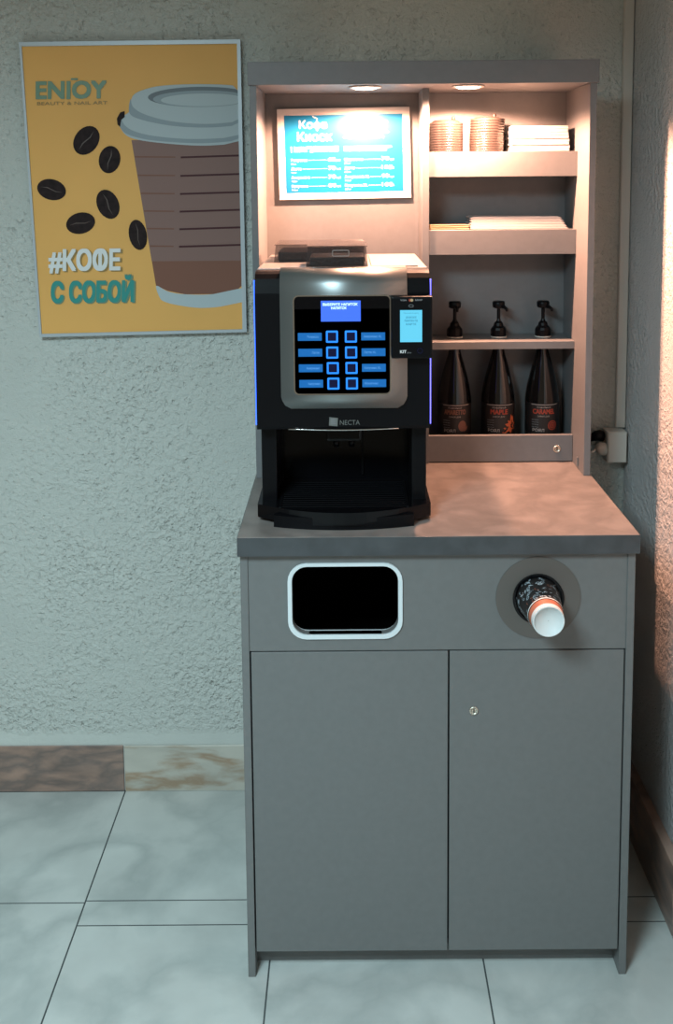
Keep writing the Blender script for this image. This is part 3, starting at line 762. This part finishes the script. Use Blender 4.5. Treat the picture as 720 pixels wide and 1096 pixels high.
# ------------------------------------------------------------------ stacks of cup lids
ZS = 1.7450
def make_lid():
    t = thing('cup_lid', (0, .565, ZS), 'smoky plastic cup lid', 'lid')
    B().lathe([(.0428, ZS + .0002), (.0432, ZS + .0010), (.0430, ZS + .0052), (.0420, ZS + .0060), (.0400, ZS + .0062), (.0392, ZS + .0050), (.0385, ZS + .0040), (.020, ZS + .0040), (.001, ZS + .0040)], (0, .565, 0), 'lid', 40, cap=False).build('rim', t)
    return t
lid0 = make_lid()
def stack(cx, n, cy, tilt_from, word, grp):
    global lid0
    for k in range(n):
        o = lid0 if not stack.used else dup(lid0, (0, 0, 0))
        stack.used = True
        z = ZS + .0061 * k
        o.location = (cx + (k - tilt_from) * (.0004) * (k > tilt_from), cy, z + (.0006 * (k - tilt_from) if k > tilt_from else 0))
        o.rotation_euler = (0, 0, k * .7)
        o['label'] = 'smoky plastic cup lid in the ' + word; o['group'] = grp
        if k == n - 1:
            o['label'] = 'topmost smoky cup lid with a raised tab, ' + word
            b_ = B().lathe([(.036, z + .004), (.0345, z + .0095), (.028, z + .0125), (.010, z + .0125), (.001, z + .0125)], (cx, cy, 0), 'lid', 32, cap=False)
            b_.lathe([(.0055, z + .0122), (.0042, z + .0200), (.0020, z + .0222)], (cx + .018, cy - .006, 0), 'lid', 12)
            p_ = o.location.copy(); r_ = o.rotation_euler.copy(); o.rotation_euler = (0, 0, 0)
            b_.build('sip_tab', o); 
stack.used = False
stack(.0705, 12, .565, 99, 'stack beside the divider', 'cup lids stacked beside the divider')
stack(.1725, 13, .565, 7, 'taller stack beside the napkins', 'cup lids stacked beside the napkins')

# ------------------------------------------------------------------ napkins
nx0, nx1 = .2270, .3720
for k in range(8):
    dx = rr.uniform(-.002, .002); z = ZS + .0078 * k
    b = B().box(nx0 + dx, nx1 + dx - .0006 * k, .522 + dx, .612, z + .0002, z + .0040, 'paper', .0018, 3, True)
    b.box(nx0 + dx + .001, nx1 + dx - .0006 * k, .523 + dx, .612, z + .0041, z + .0076, 'paper', .0017, 3, True)
    o = rooted(b, 'napkin', ((nx0 + nx1) / 2, .567, z))
    tag(o, ('topmost' if k == 7 else 'lowest' if k == 0 else 'inner') + ' folded white napkin of the pile on the top shelf', 'napkin', 'folded napkins piled on the top shelf')
    if 0 < k < 7: o['label'] = 'folded white napkin inside the pile on the top shelf'
# ------------------------------------------------------------------ flat paper bags and stirrers on the second shelf
ZB = 1.5548
for k in range(5):
    z = ZB + .0062 * k; sh = .004 * k
    p = [(.128 + rr.uniform(-.003, .003) + .0005 * k, z), (.372 - sh, z), (.368 - sh, z + .0026), (.362 - sh, z + .0054), (.131 + .001 * k, z + .0058), (.127, z + .0030)]
    b = B().prism(p, XZ, .522 + .002 * k, .618, 'paper2')
    o = rooted(b, 'paper_bag', (.25, .57, z))
    tag(o, 'flat white paper bag inside the pile on the second shelf', 'bag', 'flat paper bags piled on the second shelf')
    if k == 4: o['label'] = 'topmost flat white paper bag of the pile on the second shelf'
    if k == 0: o['label'] = 'lowest flat white paper bag of the pile on the second shelf'
for k in range(20):
    lay = k // 4; col_ = k % 4
    z = ZB + .0003 + .0024 * lay; y = .520 + col_ * .0095 + (lay % 2) * .003
    x_s = .026 + rr.uniform(0, .004)
    b = B().box(x_s, x_s + .096, y, y + .0065, z, z + .0020, 'wood', .0006, 1)
    o = rooted(b, 'stirrer', (.08, y, z))
    tag(o, 'thin wooden stirrer lying in the pile beside the paper bags', 'stirrer', 'wooden stirrers on the second shelf')

# ------------------------------------------------------------------ trunking, socket and plugs
b = B().box(.5275, .5525, .626, .6415, 1.022, 2.80, 'pvc', .0015, 1).box(.5290, .5510, .6248, .6262, 1.03, 2.80, 'pvc')
tk = rooted(b, 'cable_trunking', (.54, .634, 1.02)); tag(tk, 'vertical white cable trunking running down the corner to the socket', 'cable trunking')
so = thing('wall_socket', (.52, .61, .9350), 'white double socket box on the wall under the cable trunking', 'socket')
B().box(.4960, .5480, .590, .640, .9370, 1.0200, 'pvc', .004, 2).build('socket_box', so)
B().box(.4985, .5455, .5865, .590, .9400, 1.0170, 'pvc', .0015, 2).build('cover', so)
wp = thing('power_plug', (.478, .60, .972), 'white plug on a white cord in the wall socket', 'plug')
B().tube([(.4955, .603, .972), (.4900, .603, .972), (.4790, .603, .972), (.4740, .603, .970), (.4700, .603, .969)], [.016, .0175, .0170, .0120, .0060], 'pvc', 20).build('plug_body', wp)
B().tube([(.4700, .603, .969), (.455, .603, .962), (.440, .605, .956), (.425, .607, .953), (.408, .612, .950)], .0035, 'pvc', 8).build('cord', wp)
bp_ = thing('power_plug', (.472, .62, 1.0), 'black plug with a thick black cord above the white plug', 'plug')
B().tube([(.4955, .622, 1.000), (.486, .622, 1.003), (.476, .622, 1.002), (.466, .622, .998)], [.013, .015, .014, .011], 'black', 16).build('plug_body', bp_)
B().tube([(.466, .622, .998), (.450, .622, .992), (.430, .622, .989), (.408, .620, .985)], [.010, .0085, .007, .006], 'black', 10).build('cord', bp_)
